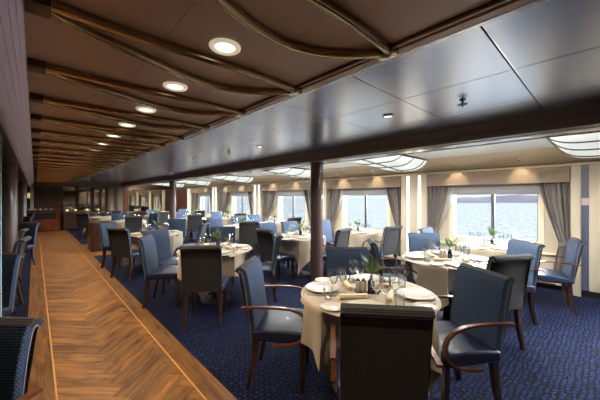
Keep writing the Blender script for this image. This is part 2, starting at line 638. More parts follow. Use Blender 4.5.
# left fascia: stepped lacquered mouldings and the lowered ceiling behind them
b = B()
steps = [(-.034, 2.25, 2.212), (-.048, 2.19, 2.166), (-.064, 2.146, 2.124), (-.082, 2.104, 2.084), (-.102, 2.062, 2.044), (-.122, 2.024, 2.005)]
for x, zt, zb in steps:
    b.box(x - .05, x, Y0, Y1, zb, zt, .006)
struct(b.obj('trim_10', M['lilac'], smooth=50))
b = B()
b.extr([(-.082, 2.28), (-.082, 2.2), (-.17, 2.0), (-.20, 2.0), (-.20, 2.28)], 'y', Y0, Y1)
b.box(XL, -.16, Y0, Y1, 2.02, 2.28)
struct(b.obj('ceiling_left', M['darkwood'], smooth=0))

# ------------------------------------------------------------------ columns
def column(x, y, zt, zb, m):
    b = B()
    r = .108
    b.lathe([(r, zb), (r, zt)], 32, (x, y, 0))
    b.lathe([(r + .012, zb), (r + .012, zb + .05), (r + .002, zb + .06)], 32, (x, y, 0))
    b.lathe([(r + .002, zt - .03), (r + .012, zt - .025), (r + .012, zt)], 32, (x, y, 0))
    return struct(b.obj('column', m, smooth=40))
M['col'] = plain('column_lacquer', rgb(86, 68, 65), 0.22, coat=0.6)
column(3.47, 3.33, ZB, 0, M['col'])
column(3.47, 10.17, ZB, 0, M['col'])
column(-.30, 6.15, 2.02, 0, M['col'])
column(-.30, 13.0, 2.02, 0, M['col'])
b = B(); b.box(-.212, -.196, 3.27, 3.33, 0, 2.02, .004)
struct(b.obj('trim_11', M['paleblue'], smooth=0))

# ------------------------------------------------------------------ window wall
WIN = [(-4.2, .72), (-1.35, .72), (1.48, .72), (4.30, .72), (7.15, .72), (10.35, .72), (13.55, .72)]
WZ0, WZ1 = 0.66, 1.80
TH = .18
b = B()
b.box(XW, XW + TH, Y0, Y1 + .2, 0, WZ0)
b.box(XW, XW + TH, Y0, Y1 + .2, WZ1, ZC + .05)
edges = [Y0] + [v for c, h in WIN for v in (c - h, c + h)] + [Y1 + .2]
for k in range(0, len(edges), 2):
    if edges[k + 1] > edges[k]:
        b.box(XW, XW + TH, edges[k], edges[k + 1], WZ0, WZ1)
struct(b.obj('wall_right', M['cream'], smooth=0))

def rrect(y0, y1, z0, z1, r, n=6):
    out = []
    for cy, cz, a0 in ((y1 - r, z1 - r, 0), (y0 + r, z1 - r, PI / 2), (y0 + r, z0 + r, PI), (y1 - r, z0 + r, 1.5 * PI)):
        for k in range(n + 1):
            a = a0 + PI / 2 * k / n
            out.append((cy + r * math.cos(a), cz + r * math.sin(a)))
    return out

def ring(b, outer, inner, x0, x1):
    n = len(outer)
    vs = [[b.bm.verts.new((x, y, z)) for y, z in loop] for x, loop in ((x0, outer), (x0, inner), (x1, inner), (x1, outer))]
    for q in range(4):
        A, C = vs[q], vs[(q + 1) % 4]
        for k in range(n):
            k2 = (k + 1) % n
            b.bm.faces.new((A[k], A[k2], C[k2], C[k]))

NEARW = ['nearest', 'second', 'third', 'fourth', 'fifth']
for i, (c, h) in enumerate(WIN):
    b = B()
    y0, y1 = c - h, c + h
    ring(b, rrect(y0 - .03, y1 + .03, WZ0 - .03, WZ1 + .03, .02), rrect(y0 + .05, y1 - .05, WZ0 + .055, WZ1 - .05, .09), XW - .018, XW + .02)
    ring(b, rrect(y0, y1, WZ0, WZ1, .02), rrect(y0 + .055, y1 - .055, WZ0 + .06, WZ1 - .055, .085), XW + .02, XW + .15)
    w = struct(b.obj('window_%d' % (i + 1), M['cream2'], smooth=40))
    b = B()
    ring(b, rrect(y0 + .053, y1 - .053, WZ0 + .058, WZ1 - .053, .087), rrect(y0 + .068, y1 - .068, WZ0 + .073, WZ1 - .068, .075), XW + .06, XW + .10)
    b.box(XW + .055, XW + .10, c - .028, c + .028, WZ0 + .05, WZ1 - .05, .006)
    b.obj('mullion', M['mullion'], w, smooth=40)
    b = B(); b.box(XW + .078, XW + .084, y0 + .05, y1 - .05, WZ0 + .05, WZ1 - .05)
    b.obj('pane', M['pane'], w, smooth=0)
# sill ledge and lower panels
b = B()
b.box(XW - .05, XW, Y0, 15.6, .555, .60, .01)
struct(b.obj('trim_12', M['cream2'], smooth=0))
b = B()
b.box(XW - .02, XW, Y0, 15.6, .20, .24, .006)
b.box(XW - .12, XW, .5, 15.6, .10, .15, .008)
struct(b.obj('trim_13', M['cream2'], smooth=0))
b = B(); b.box(XW - .03, XW, Y0, 15.6, 0, .10, .004)
struct(b.obj('baseboard_right', M['black'], smooth=0))

# pilasters with strip lights
PIL = [(2.91, .29), (5.75, .28), (8.95, .28), (12.40, .28), (15.38, .26)]
SW = 0.027
for i, (c, h) in enumerate(PIL):
    b = B()
    b.box(6.10, XW, c - h, c + h, .0, 2.0, .008)
    b.box(6.085, 6.10, c - h, c - h + .10, .0, 2.0, .005)
    b.box(6.085, 6.10, c - .075, c + .075, .0, 2.0, .005)
    b.box(6.085, 6.10, c + h - .10, c + h, .0, 2.0, .005)
    struct(b.obj('pilaster', M['cream'], smooth=0))
    for s, wd in ((-1, 'right'), (1, 'left')):
        b = B()
        b.box(6.092, 6.1005, c + s * .13 - SW, c + s * .13 + SW, .30, 1.985, .003)
        o = b.obj('strip_light', M['stripglow'], smooth=0)
        tag(o, '%s glowing vertical strip light on the cream pilaster beside the %s window' % (wd, NEARW[i]) if i < 5 else '', 'light', 'strip lights on the pilasters')
        o['label'] = ['%s glowing vertical strip on the cream pilaster between the nearest and second windows',
                      '%s glowing vertical strip on the pilaster between the second and third windows, behind the column',
                      '%s glowing vertical strip on the cream pilaster between the third and fourth windows',
                      '%s glowing vertical strip on the cream pilaster between the fourth and fifth windows',
                      '%s glowing vertical strip on the cream pilaster beside the mahogany panel'][i] % wd
# right hand end: pilaster, grey blue strip with a striped notice, cream panel
b = B()
b.box(6.08, XW, .285, .40, 0, 2.0, .006)
b.box(6.065, 6.08, .30, .33, 0, 2.0, .004)
b.box(6.10, XW, -.55, .20, .10, 2.0, .004)
struct(b.obj('trim_14', M['cream'], smooth=0))
b = B(); b.box(6.12, XW, .20, .285, .10, 2.0)
struct(b.obj('trim_15', M['grey_blue'], smooth=0))
b = B(); b.box(6.09, XW, -.55, .41, 0, .10, .003)
struct(b.obj('trim_16', M['black'], smooth=0))
b = B(); b.box(-.003, .003, -.041, .041, -.055, .055, .001)
o = b.obj('notice_plate', M['sign'], smooth=0, loc=(6.112, .243, 1.445))
tag(o, 'small red and white striped plate on the grey blue strip', 'sign')
# mahogany panel beyond the last window
b = B()
for k in range(3):
    b.box(6.14, XW, 15.66 + k * .6, 16.25 + k * .6, .05, 2.0, .01)
b.box(6.16, XW, 15.64, Y1, 0, 2.0)
struct(b.obj('trim_17', M['mahog'], smooth=0))

# curtains, valances, blinds per visible bay
BAY = {2: (.41, 2.62), 3: (3.20, 5.47), 4: (6.03, 8.67), 5: (9.23, 12.12), 6: (12.68, 15.12)}
def curtain(yo, yi, name_label, lining, right):
    """yo: outer edge at the pilaster, yi: inner edge at the top; gathered by a tie near sill height"""
    ztop, ztie, zbot = 1.985, .78, .16
    b = B()
    n, m = 64, 26
    d = 1 if yi > yo else -1
    Wt = abs(yi - yo)
    def width(z):
        if z >= ztie:
            t = (ztop - z) / (ztop - ztie)
            return Wt * (1 - .68 * t ** 1.5)
        t = (ztie - z) / (ztie - zbot)
        return Wt * (.32 + .16 * min(1, t * 1.6))
    rows = []
    for j in range(m + 1):
        z = ztop + (zbot - ztop) * j / m
        w = width(z)
        row = []
        for i in range(n + 1):
            s_ = i / n
            pl = math.sin(s_ * 2 * PI * 5 + .5 * math.sin(z * 3)) * (.039 if z > ztie else .03)
            yy = yo + d * w * s_ + .008 * math.sin(s_ * 41 + z * 2)
            row.append(b.bm.verts.new((6.165 + pl * (0.7 + .3 * math.sin(s_ * 9)), yy, z)))
        rows.append(row)
    for a, c2 in zip(rows, rows[1:]):
        for i in range(n):
            b.bm.faces.new((a[i], a[i + 1], c2[i + 1], c2[i]))
    o = b.obj('curtain', M['curtain'], smooth=80)
    sol = o.modifiers.new('thickness', 'SOLIDIFY'); sol.thickness = .004
    tag(o, name_label, 'curtain', 'window curtains')
    # tie band
    b = B()
    w = width(ztie)
    pts = []
    for k in range(17):
        a = 2 * PI * k / 16
        pts.append((6.165 + .045 * math.cos(a), yo + d * w * .5 + (w * .5 + .012) * math.sin(a), ztie + .03 * math.sin(a) * -d))
    b.sweep(pts, [(-.004, -.03), (.004, -.03), (.004, .03), (-.004, .03)])
    b.obj('tieback', M['curtain'], o, smooth=60)
    # pale lining turned out along the inner edge
    if lining:
        b = B()
        rows = []
        for j in range(m + 1):
            z = ztop + (zbot - ztop) * j / m
            w = width(z)
            t = max(0, min(1, (ztop - z) / (ztop - ztie)))
            ww = (.04 + .16 * math.sin(min(1, t * 1.15) * PI) ** .8 + .03) if z > ztie else .05
            row = []
            for i in range(9):
                s_ = i / 8
                yy = yo + d * (w - .01 + (ww * .55) * s_)
                row.append(b.bm.verts.new((6.185 + .012 * math.sin(s_ * 9), yy, z)))
            rows.append(row)
        for a, c2 in zip(rows, rows[1:]):
            for i in range(8):
                b.bm.faces.new((a[i], a[i + 1], c2[i + 1], c2[i]))
        b.obj('lining', M['lining'], o, smooth=80)
    return o

WNAME = {2: 'nearest', 3: 'second', 4: 'third', 5: 'fourth', 6: 'fifth'}
spot_data = bpy.data.lights.new('cove_spot', 'SPOT')
spot_data.energy = 6
spot_data.color = (1.0, .80, .55)
spot_data.spot_size = math.radians(75)
spot_data.spot_blend = .6
spot_data.shadow_soft_size = .03
for k, (ya, yb) in BAY.items():
    wn = WNAME[k]
    b = B()
    b.box(6.07, 6.082, ya, yb, 1.745, 1.895, .004)
    b.box(6.085, 6.097, ya, yb, 1.885, 1.99, .004)
    b.box(6.09, XW, ya, yb, 1.986, 1.992)
    o = b.obj('valance', M['valance'], smooth=0)
    tag(o, 'taupe box valance above the %s window' % wn, 'valance', 'window valances')
    c, h = WIN[k]
    b = B()
    b.box(6.215, 6.221, c - h + .02, c + h - .02, 1.575, 1.80)
    b.box(6.209, 6.227, c - h + .02, c + h - .02, 1.565, 1.59, .004)
    o = b.obj('roller_blind', M['blind'], smooth=0)
    tag(o, 'grey roller blind lowered a little over the %s window' % wn, 'blind', 'roller blinds')
    curtain(yb, min(yb - .36, c + h - .02), 'taupe curtain on the left side of the %s window, tied back' % wn, True, False)
    curtain(ya, max(ya + .36, c - h + .06), 'taupe curtain on the right side of the %s window, tied back' % wn, False, True)
    # two little downlights in the cove lip that graze the valance
    for s, q in (('right', .27), ('left', .73)):
        y = ya + (yb - ya) * q
        t = thing('cove_downlight', '%s small round downlight in the cove lip above the %s window' % (s, wn), 'light', (5.88, y, 2.115), 0, 'cove downlights')
        bb = B(); bb.lathe([(.03, 0), (.032, .01), (.026, .012), (.026, .03)], 16); bb.obj('housing', M['chrome'], t)
        bb = B(); bb.lathe([(0, .012), (.022, .012)], 16, cap=False); bb.obj('lens', M['lampglass'], t)
        pass
        l = bpy.data.objects.new('cove_spot', spot_data); COL.objects.link(l)
        l.parent = t; l.location = (0, 0, -.01); l.rotation_euler = (0, math.radians(-33), 0)

# ------------------------------------------------------------------ glowing ceiling panels by the pilasters
def niche(cy, label):
    L, x0, x1 = .50, 3.95, 5.62
    t = thing('ceiling_light_panel', label, 'light', (0, cy, ZC), 0, 'bowed ceiling light panels')
    def zz(x, y):
        u = y / L
        sx = min(1, max(0, (x - x0) / (x1 - x0)))
        drop = .055 + .13 * sx ** 1.2
        return -.012 - drop * (1 - u ** 4) ** .9
    b = B()
    nx, ny = 24, 24
    g = [[b.bm.verts.new((x0 + (x1 - x0) * i / nx, -L + 2 * L * j / ny, zz(x0 + (x1 - x0) * i / nx, -L + 2 * L * j / ny))) for j in range(ny + 1)] for i in range(nx + 1)]
    for i in range(nx):
        for j in range(ny):
            b.bm.faces.new((g[i][j], g[i + 1][j], g[i + 1][j + 1], g[i][j + 1]))
    for i in (0, nx):   # end walls
        top = [b.bm.verts.new((g[i][j].co.x, g[i][j].co.y, -.003)) for j in range(ny + 1)]
        for j in range(ny):
            b.bm.faces.new((g[i][j], g[i][j + 1], top[j + 1], top[j]))
    b.obj('diffuser', M['diffuser'], t, smooth=50)
    for q in range(4):
        x = x0 + (x1 - x0) * (.12 + .80 * q / 3)
        b = B()
        b.tube([(x, -L + 2 * L * j / 16, zz(x, -L + 2 * L * j / 16) - .006) for j in range(17)], .009, 8)
        b.obj('rib', M['rib'], t, smooth=60)
    b = B()
    b.tube([(x0 + (x1 - x0) * j / 12, 0, zz(x0 + (x1 - x0) * j / 12, 0) - .01) for j in range(13)], .010, 8)
    b.obj('spine', M['rib'], t, smooth=60)
    for s in (-1, 1):
        b = B()
        b.box(x0 - .01, x1 + .01, s * (L + .006) - .008, s * (L + .006) + .008, -.03, 0, .003)
        b.obj('edge_strip', M['bronzedark'], t, smooth=50)
    return t
niche(.0, 'bowed ribbed ceiling light panel right of the nearest window')
niche(2.90, 'bowed ribbed ceiling light panel between the nearest and second windows')
niche(5.75, 'bowed ribbed ceiling light panel between the second and third windows')
niche(8.95, 'bowed ribbed ceiling light panel between the third and fourth windows')
niche(12.3, 'bowed ribbed ceiling light panel between the fourth and fifth windows')
niche(15.3, 'bowed ribbed ceiling light panel nearest the far end wall')

# ------------------------------------------------------------------ bronze rails on the brown ceiling
NP = 24
zr = ZC - .022
sec = [(.017 * math.copysign(abs(math.cos(a)) ** .7, math.cos(a)), .021 * math.copysign(abs(math.sin(a)) ** .7, math.sin(a))) for a in [2 * PI * k / 12 for k in range(12)]]
def rail_parts(t):
    pts = [(.03 + (1.27 - .03) * k / 20, .012 * math.sin(k / 20 * 2 * PI), 0) for k in range(21)]
    b = B(); b.sweep(pts, sec); b.obj('straight_rail', M['bronze'], t, smooth=60)
    ctrl = [(.03, .045), (.18, .125), (.42, .20), (.60, .262), (.75, .295), (.90, .295), (1.02, .26), (1.13, .195), (1.21, .12), (1.27, .045)]
    # Catmull-Rom through control points
    pts = []
    cc = [ctrl[0]] + ctrl + [ctrl[-1]]
    for i in range(1, len(cc) - 2):
        p0, p1, p2, p3 = cc[i - 1:i + 3]
        for k in range(5):
            u = k / 5
            f = lambda a, b_, c, d: .5 * (2 * b_ + (c - a) * u + (2 * a - 5 * b_ + 4 * c - d) * u * u + (3 * b_ - a - 3 * c + d) * u ** 3)
            pts.append((f(p0[0], p1[0], p2[0], p3[0]), f(p0[1], p1[1], p2[1], p3[1]), 0))
    pts.append((1.27, .045, 0))
    b = B(); b.sweep(pts, sec); b.obj('wavy_rail', M['bronze'], t, smooth=60)
    b = B(); b.box(-.03, .045, -.025, .075, -.022, .021, .004); b.obj('wall_bracket', M['darkwood'], t, smooth=40)
    b = B(); b.box(1.262, 1.325, -.028, .068, -.020, .021, .004); b.obj('end_bracket', M['bronze'], t, smooth=40)
first = None
for k in range(NP):
    y = .735 + PITCH * k
    lab = '%s pair of bronze ceiling rails counted from the camera, one straight, one bowed' % ORD[k]
    if first is None:
        first = thing('ceiling_rail', lab, 'rail', (0, y, zr), 0, 'bronze rail pairs on the brown ceiling')
        rail_parts(first)
    else:
        dup(first, lab, (0, y, zr), 0)

# downlights in the brown ceiling
dl = None
sp = bpy.data.lights.new('downlight_lamp', 'SPOT')
sp.energy = 20; sp.color = (1.0, .80, .56); sp.spot_size = math.radians(130); sp.spot_blend = .7; sp.shadow_soft_size = .05
for k in range(-3, 23):
    y = 1.29 + PITCH * .985 * k
    lab = '%s round warm downlight in the brown ceiling counted from the camera' % ORD[max(0, k)]
    if k < 0 and k != -2:
        continue
    if k == -2:
        pass
    if dl is None:
        dl = thing('downlight', lab, 'light', (.69, y, ZC), 0, 'round downlights in the brown ceiling')
        b = B(); b.lathe([(.048, -.004), (.051, -.010), (.068, -.013), (.076, -.006), (.076, 0)], 28, cap=False); b.obj('ring', M['rimwhite'], dl, smooth=60)
        b = B(); b.lathe([(0, -.006), (.03, -.0065), (.049, -.004)], 28, cap=False); b.obj('lens', M['lampglass'], dl, smooth=60)
        base = dl
        if k < 0:
            dl['label'] = 'round warm downlight in the brown ceiling behind the camera'
    else:
        dup(dl, lab, (.69, y, ZC), 0)
    if k < 14 or k % 2 == 0:
        l = bpy.data.objects.new('downlight_lamp', sp); COL.objects.link(l)
        l.location = (.69, y, ZC - .02)

# fittings on the silver ceiling, then unseen fill lamps added behind the beam
t0 = None
rl = bpy.data.lights.new('recessed_lamp', 'SPOT')
rw = bpy.data.lights.new('window_side_lamp', 'SPOT')
rw.energy = 46; rw.color = (1.0, .95, .87); rw.spot_size = math.radians(168); rw.spot_blend = .4; rw.shadow_soft_size = .06  # added fill for the window wall, its lamps hidden by the beam
rl.energy = 20; rl.color = (1.0, .90, .76); rl.spot_size = math.radians(125); rl.spot_blend = .7; rl.shadow_soft_size = .05
for i, (x, y) in enumerate(((2.367, 1.37), (2.24, 5.35), (2.40, 3.45), (2.3, 7.6), (2.3, 10.0), (2.4, 12.6), (2.3, 15.0), (4.25, .9), (4.25, 2.0), (4.25, 3.8), (4.25, 4.9), (4.25, 6.6), (4.25, 7.8), (4.25, 9.9), (4.25, 11.2), (4.25, 13.3), (4.25, 14.4), (4.25, -.9))):
    lab = '%s small recessed lamp in the silver ceiling counted from the camera' % ORD[i] if i < 7 else '%s added unseen fill lamp in the white ceiling behind the beam' % ORD[i - 7]
    if t0 is None:
        t0 = thing('recessed_downlight', lab, 'light', (x, y, ZC), 0, 'recessed lamps in the silver ceiling')
        b = B(); b.lathe([(.036, -.003), (.040, -.012), (.050, -.012), (.055, 0)], 24, cap=False); b.obj('ring', M['chrome'], t0, smooth=60)
        b = B(); b.lathe([(0, -.004), (.038, -.004)], 24, cap=False); b.obj('lens', plain('recessed_glow', rgb(250, 240, 220), .3, emit=(1, .9, .7, 1), estr=1.2), t0)
    else:
        dup(t0, lab, (x, y, ZC), 0)
    l = bpy.data.objects.new('recessed_lamp', rl); COL.objects.link(l)
    l.location = (x, y, ZC - .02)
    if x > 4:
        l.data = rw
s0 = None
for i, (x, y) in enumerate(((2.39, .757), (2.27, 4.12), (2.35, 8.7), (2.35, 11.3))):
    lab = '%s dark sprinkler head hanging from the silver ceiling counted from the camera' % ORD[i]
    if s0 is None:
        s0 = thing('ceiling_sprinkler', lab, 'sprinkler', (x, y, ZC), 0, 'sprinklers in the silver ceiling')
        b = B(); b.lathe([(.022, 0), (.022, -.006), (.007, -.008), (.007, -.035), (0, -.036)], 16); b.obj('stem', M['rib'], s0, smooth=40)
        b = B(); b.lathe([(0, -.033), (.030, -.033), (.032, -.037), (0, -.039)], 16)
        for q in range(8):
            a = PI / 4 * q
            b.box(.024, .038, -.004, .004, -.038, -.035, 0, Matrix.Rotation(a, 4, 'Z'))
        b.obj('deflector', M['rib'], s0, smooth=40)
        b = B(); b.lathe([(.005, -.037), (.006, -.05), (.003, -.058)], 10); b.obj('tip', M['rib'], s0, smooth=40)
    else:
        dup(s0, lab, (x, y, ZC), 0)
t = thing('ceiling_dome', 'white glossy dome under the silver ceiling beside the beam', 'dome', (2.98, 8.9, ZC))
b = B(); b.lathe([(.07, 0), (.075, -.02), (.065, -.03)], 24); b.obj('base', M['whitegloss'], t)
b = B(); b.lathe([(.06, -.03), (.055, -.06), (.035, -.085), (0, -.095)], 24); b.obj('dome', M['chrome'], t)

# ------------------------------------------------------------------ end wall
b = B(); b.box(XL, XW + .2, Y1, Y1 + .15, 0, ZC + .1)
struct(b.obj('wall_end', M['darkwood'], smooth=0))
b = B(); b.box(XL, XW + .2, Y0 - .15, Y0, 0, ZC + .1)
struct(b.obj('wall_rear', M['backwall'], smooth=0))
b = B(); b.box(XL - .15, XL, Y0 - .15, Y1 + .15, 0, ZC + .1)
struct(b.obj('wall_left', M['backwall'], smooth=0))
ye = Y1
b = B()
b.box(-.30, XB0, ye - .22, ye, 2.06, ZC, .01)
b.box(-.30, XB0, ye - .24, ye - .2, 2.04, 2.08, .006)
struct(b.obj('trim_18', M['beam'], smooth=0))
b = B()
for xa, xb in ((-.03, .41), (.42, .86)):
    b.box(xa, xb, ye - .06, ye, .05, 2.05, .01)
struct(b.obj('trim_19', M['darkwood'], smooth=0))
b = B(); b.box(-.16, -.04, ye - .05, ye, .05, 2.05, .004); b.box(-.6, -.3, ye - .05, ye, .05, 2.05, .004)
struct(b.obj('trim_20', M['cream'], smooth=0))
t = thing('wall_lamp', 'small white wall lamp on the cream strip left of the end wall panel', 'lamp', (-.21, ye, 1.62))
b = B(); b.box(-.05, .05, -.04, 0, -.20, .02, .005); b.obj('wall_plate', M['bronze'], t)
b = B(); b.lathe([(.035, -.12), (.05, -.08), (.05, .06), (.03, .1)], 16, (0, -.095, 0)); b.obj('lamp_shade', M['shade'], t)
# smoked mirror panels with mahogany posts
xm = [.90, 1.33, 1.50, 1.93, 2.10, 2.40, 2.66]
mir = [('first', .93, 1.45), ('second', 1.53, 2.05), ('third', 2.13, 2.65)]
for nme, xa, xb in mir:
    t = thing('wall_mirror', '%s tall smoked mirror from the left on the dark end wall' % nme, 'mirror', ((xa + xb) / 2, ye - .03, 1.45), 0, 'smoked mirrors on the end wall')
    w = (xb - xa) / 2
    b = B(); b.box(-w, w, .0, .028, -.6, .58); b.obj('glass', M['darkmirror'], t, smooth=0)
    b = B()
    for q in range(2):
        xx = [-w + .015, w - .015][q]
        b.box(xx - .02, xx + .02, -.02, .02, -.62, .6, .004)
    b.box(-w, w, -.02, .02, .58, .61, .004); b.box(-w, w, -.02, .02, -.63, -.6, .004)
    b.obj('frame', M['bronzedark'], t, smooth=0)
# posts and pale panel
b = B()
for xa, xb in ((2.70, 2.84), (3.05, 3.16), (3.43, 3.62)):
    b.box(xa, xb, ye - .10, ye, 0, 2.06, .008)
struct(b.obj('trim_21', M['mahog'], smooth=0))
b = B(); b.box(2.85, 3.04, ye - .05, ye, .1, 2.05); b.box(3.17, 3.42, ye - .05, ye, .1, 2.05)
struct(b.obj('trim_22', M['backwall'], smooth=0))
t = thing('wall_mirror', 'wide mirror on the end wall showing reflected windows', 'mirror', (4.85, ye - .03, 1.42))
b = B(); b.box(-1.2, 1.24, 0, .028, -.66, .56); b.obj('glass', M['mirror'], t, smooth=0)
b = B()
b.box(-1.24, -1.18, -.03, .02, -.72, .62, .006); b.box(1.22, 1.28, -.03, .02, -.72, .62, .006)
b.box(-1.24, 1.28, -.03, .02, .55, .62, .006); b.box(-1.24, 1.28, -.03, .02, -.72, -.65, .006)
b.obj('frame', M['mahog'], t, smooth=0)
# long lit sideboard under the mirrors
t = thing('console_counter', 'long wooden counter under the smoked mirrors on the end wall', 'counter', (1.75, ye - .30, 0))
b = B(); b.box(-.80, .80, -.18, .18, .05, .77, .006); b.obj('body', M['darkwood'], t, smooth=0)
b = B(); b.box(-.84, .84, -.21, .20, .77, .81, .008); b.obj('top', M['armwood'], t, smooth=0)
for k in range(3):
    b = B(); b.box(-.76 + k * .515, -.28 + k * .515, -.195, -.18, .10, .72, .004); d = b.obj('door', M['darkwood'], t, smooth=0)
    b = B(); b.tube([(-.32 + k * .515, -.205, .42), (-.32 + k * .515, -.205, .52)], .006, 6); b.obj('handle', M['bronze'], d)
# little candle lamps on it
c0 = None
for k, x in enumerate((1.10, 1.42, 1.85, 2.3)):
    lab = '%s small glowing lamp from the left on the counter under the mirrors' % ORD[k]
    if c0 is None:
        c0 = thing('table_lamp', lab, 'lamp', (x, ye - .3, .81), 0, 'small lamps on the end counter')
        b = B(); b.lathe([(.04, 0), (.04, .012), (.01, .02), (.01, .08)], 14); b.obj('base', M['bronze'], c0)
        b = B(); b.lathe([(.05, .075), (.055, .08), (.042, .16), (.038, .16)], 14); b.obj('lamp_shade', M['shade'], c0)
    else:
        dup(c0, lab, (x, ye - .3, .81), 0)
# buffet cabinet at the end of the walkway
t = thing('buffet_cabinet', 'mahogany buffet cabinet at the far end of the wooden walkway', 'cabinet', (.20, 16.95, 0))
b = B(); b.box(-.62, .62, -.16, .28, .06, .92, .006); b.obj('body', M['mahog'], t, smooth=0)
b = B(); b.box(-.66, .66, -.21, .30, .92, .97, .008); b.obj('top', M['darkwood'], t, smooth=0)
b = B(); b.box(-.50, .50, -.163, -.155, .56, .84, .004); b.obj('niche', M['black'], t, smooth=0)  # flat black slab, the shade of an opening put in as colour
for s in (-1, 1):
    b = B(); b.box(s * .31 - .29, s * .31 + .29, -.178, -.16, .10, .50, .006); d = b.obj('door', M['mahog'], t, smooth=0)
    b = B(); b.tube([(s * .06, -.185, .28), (s * .06, -.185, .38)], .007, 6); b.obj('handle', M['bronze'], d)
for s in (-1, 1):
    b = B(); b.box(s * .62 - .025, s * .62 + .025, -.19, -.15, .0, .92, .006); b.obj('post', M['bronze'], t, smooth=0)
b = B(); b.box(-.66, .66, -.2, -.19, .04, .07); b.obj('foot_rail', M['bronze'], t, smooth=0)
cb = None
for k in range(5):
    lab = '%s stacked bowl from the left on the far buffet cabinet' % ORD[k]
    x = -.2 + .18 * k
    if cb is None:
        bb = B(); bb.lathe([(.03, 0), (.06, .03), (.07, .06), (.066, .06), (.055, .03), (0, .012)], 16)
        cb = bb.obj('bowl', M['plate'], loc=(x, 16.98, .97)); tag(cb, lab, 'bowl', 'bowls on the buffet cabinet')
    else:
        c = cb.copy(); COL.objects.link(c); c.location = (x, 16.98 + .05 * (k % 2), .97); c['label'] = lab
# waiter's sideboard beside the walkway
t = thing('sideboard', 'small reddish mahogany sideboard beside the wooden walkway, behind the chairs', 'sideboard', (1.42, 10.15, .006))
b = B(); b.box(-.26, .26, -.40, .40, .06, .76, .008); b.obj('body', M['sidewood'], t, smooth=0)
b = B(); b.box(-.28, .28, -.42, .42, .76, .79, .006); b.obj('top', M['darkwood'], t, smooth=0)
b = B(); b.box(-.27, .27, -.41, .41, 0, .06, .004); b.obj('plinth', M['black'], t, smooth=0)
for s in (-1, 1):
    b = B(); b.box(-.275, -.26, s * .2 - .18, s * .2 + .18, .10, .72, .004); d = b.obj('door', M['sidewood'], t, smooth=0)
    b = B(); b.tube([(-.285, s * .05, .4), (-.285, s * .05, .5)], .006, 6); b.obj('handle', M['bronze'], d)

# ------------------------------------------------------------------ chairs
HW = .228
def chair_meshes():
    me = {}
    # centre line of the back, from seat to rolled top (y, z)
    cl = [(-.185, .40), (-.195, .50), (-.207, .60), (-.219, .70), (-.231, .785), (-.243, .852), (-.255, .902), (-.268, .926), (-.285, .937), (-.301, .932), (-.311, .914)]
    def offs(d0, d1):
        a, c = [], []
        for i, (y, z) in enumerate(cl):
            y2, z2 = cl[min(i + 1, len(cl) - 1)]; y1, z1 = cl[max(i - 1, 0)]
            ty, tz = y2 - y1, z2 - z1
            l = math.hypot(ty, tz); ny, nz = tz / l, -ty / l   # towards the front
            a.append((y + ny * d0, z + nz * d0)); c.append((y + ny * d1, z + nz * d1))
        return a, c
    a, c = offs(.028, -.010)
    a, c = a[:8], c[:8]
    b = B(); b.extr(a + c[::-1], 'x', -HW, HW, .012, 3)
    m = b.mesh('backrest', M['front'], 35); box_uv(m, 62); me['backrest'] = m
    a, c = offs(-.010, -.022)
    a2, _ = offs(.023, 0)
    a = a[:7] + a2[7:]
    b = B(); b.extr(a + c[::-1], 'x', -HW + .002, HW - .002, .006, 2)
    m = b.mesh('rear_panel', M['rear'], 35); box_uv(m, 62); me['rear_panel'] = m
    b = B()
    a, _ = offs(-.012, 0)
    for s in (-1, 1):
        b.tube([(s * (HW - .004), y, z) for y, z in a], .006, 6, up=(1, 0, 0))
    b.tube([(-HW + .004, a[-1][0], a[-1][1]), (HW - .004, a[-1][0], a[-1][1])], .006, 6)
    me['piping'] = b.mesh('piping', M['piping'], 60)
    # seat cushion: rounded front, slightly crowned
    b = B()
    pr = [(-.19, .395), (.215, .385), (.235, .40), (.243, .43), (.238, .458), (.215, .472), (.08, .482), (-.08, .480), (-.175, .470), (-.19, .46)]
    b.extr(pr, 'x', -.245, .245, .022, 3)
    me['seat'] = b.mesh('seat', M['leather'], 50)
    for nm, pts in (('leg_front', [(.205, .205, .40), (.207, .208, .2), (.205, .205, 0)]), ('leg_rear', [(.200, -.165, .42), (.203, -.178, .22), (.205, -.225, 0)])):
        for s in (-1, 1):
            b = B()
            p = [(s * x, y, z) for x, y, z in pts]
            b.sweep(p, [(-.021, -.021), (.021, -.021), (.021, .021), (-.021, .021)], up=(0, 1, 0), scale=[1, .92, .72])
            me[nm + str(s)] = b.mesh('leg', M['chairwood'], 30)
    path = [(-.262, .655), (-.20, .662), (-.08, .668), (.04, .668), (.12, .660), (.185, .638), (.232, .600), (.256, .550), (.252, .495), (.222, .445), (.17, .408), (.10, .388), (.02, .380), (-.02, .380)]
    for s in (-1, 1):
        b = B()
        b.sweep([(s * .267, y, z) for y, z in path], [(-.008, -.015), (.008, -.015), (.008, .015), (-.008, .015)], up=(1, 0, 0))
        me['arm' + str(s)] = b.mesh('arm', M['armwood'], 50)
    return me
CM = chair_meshes()
PROTO = {}
N_CH = 0
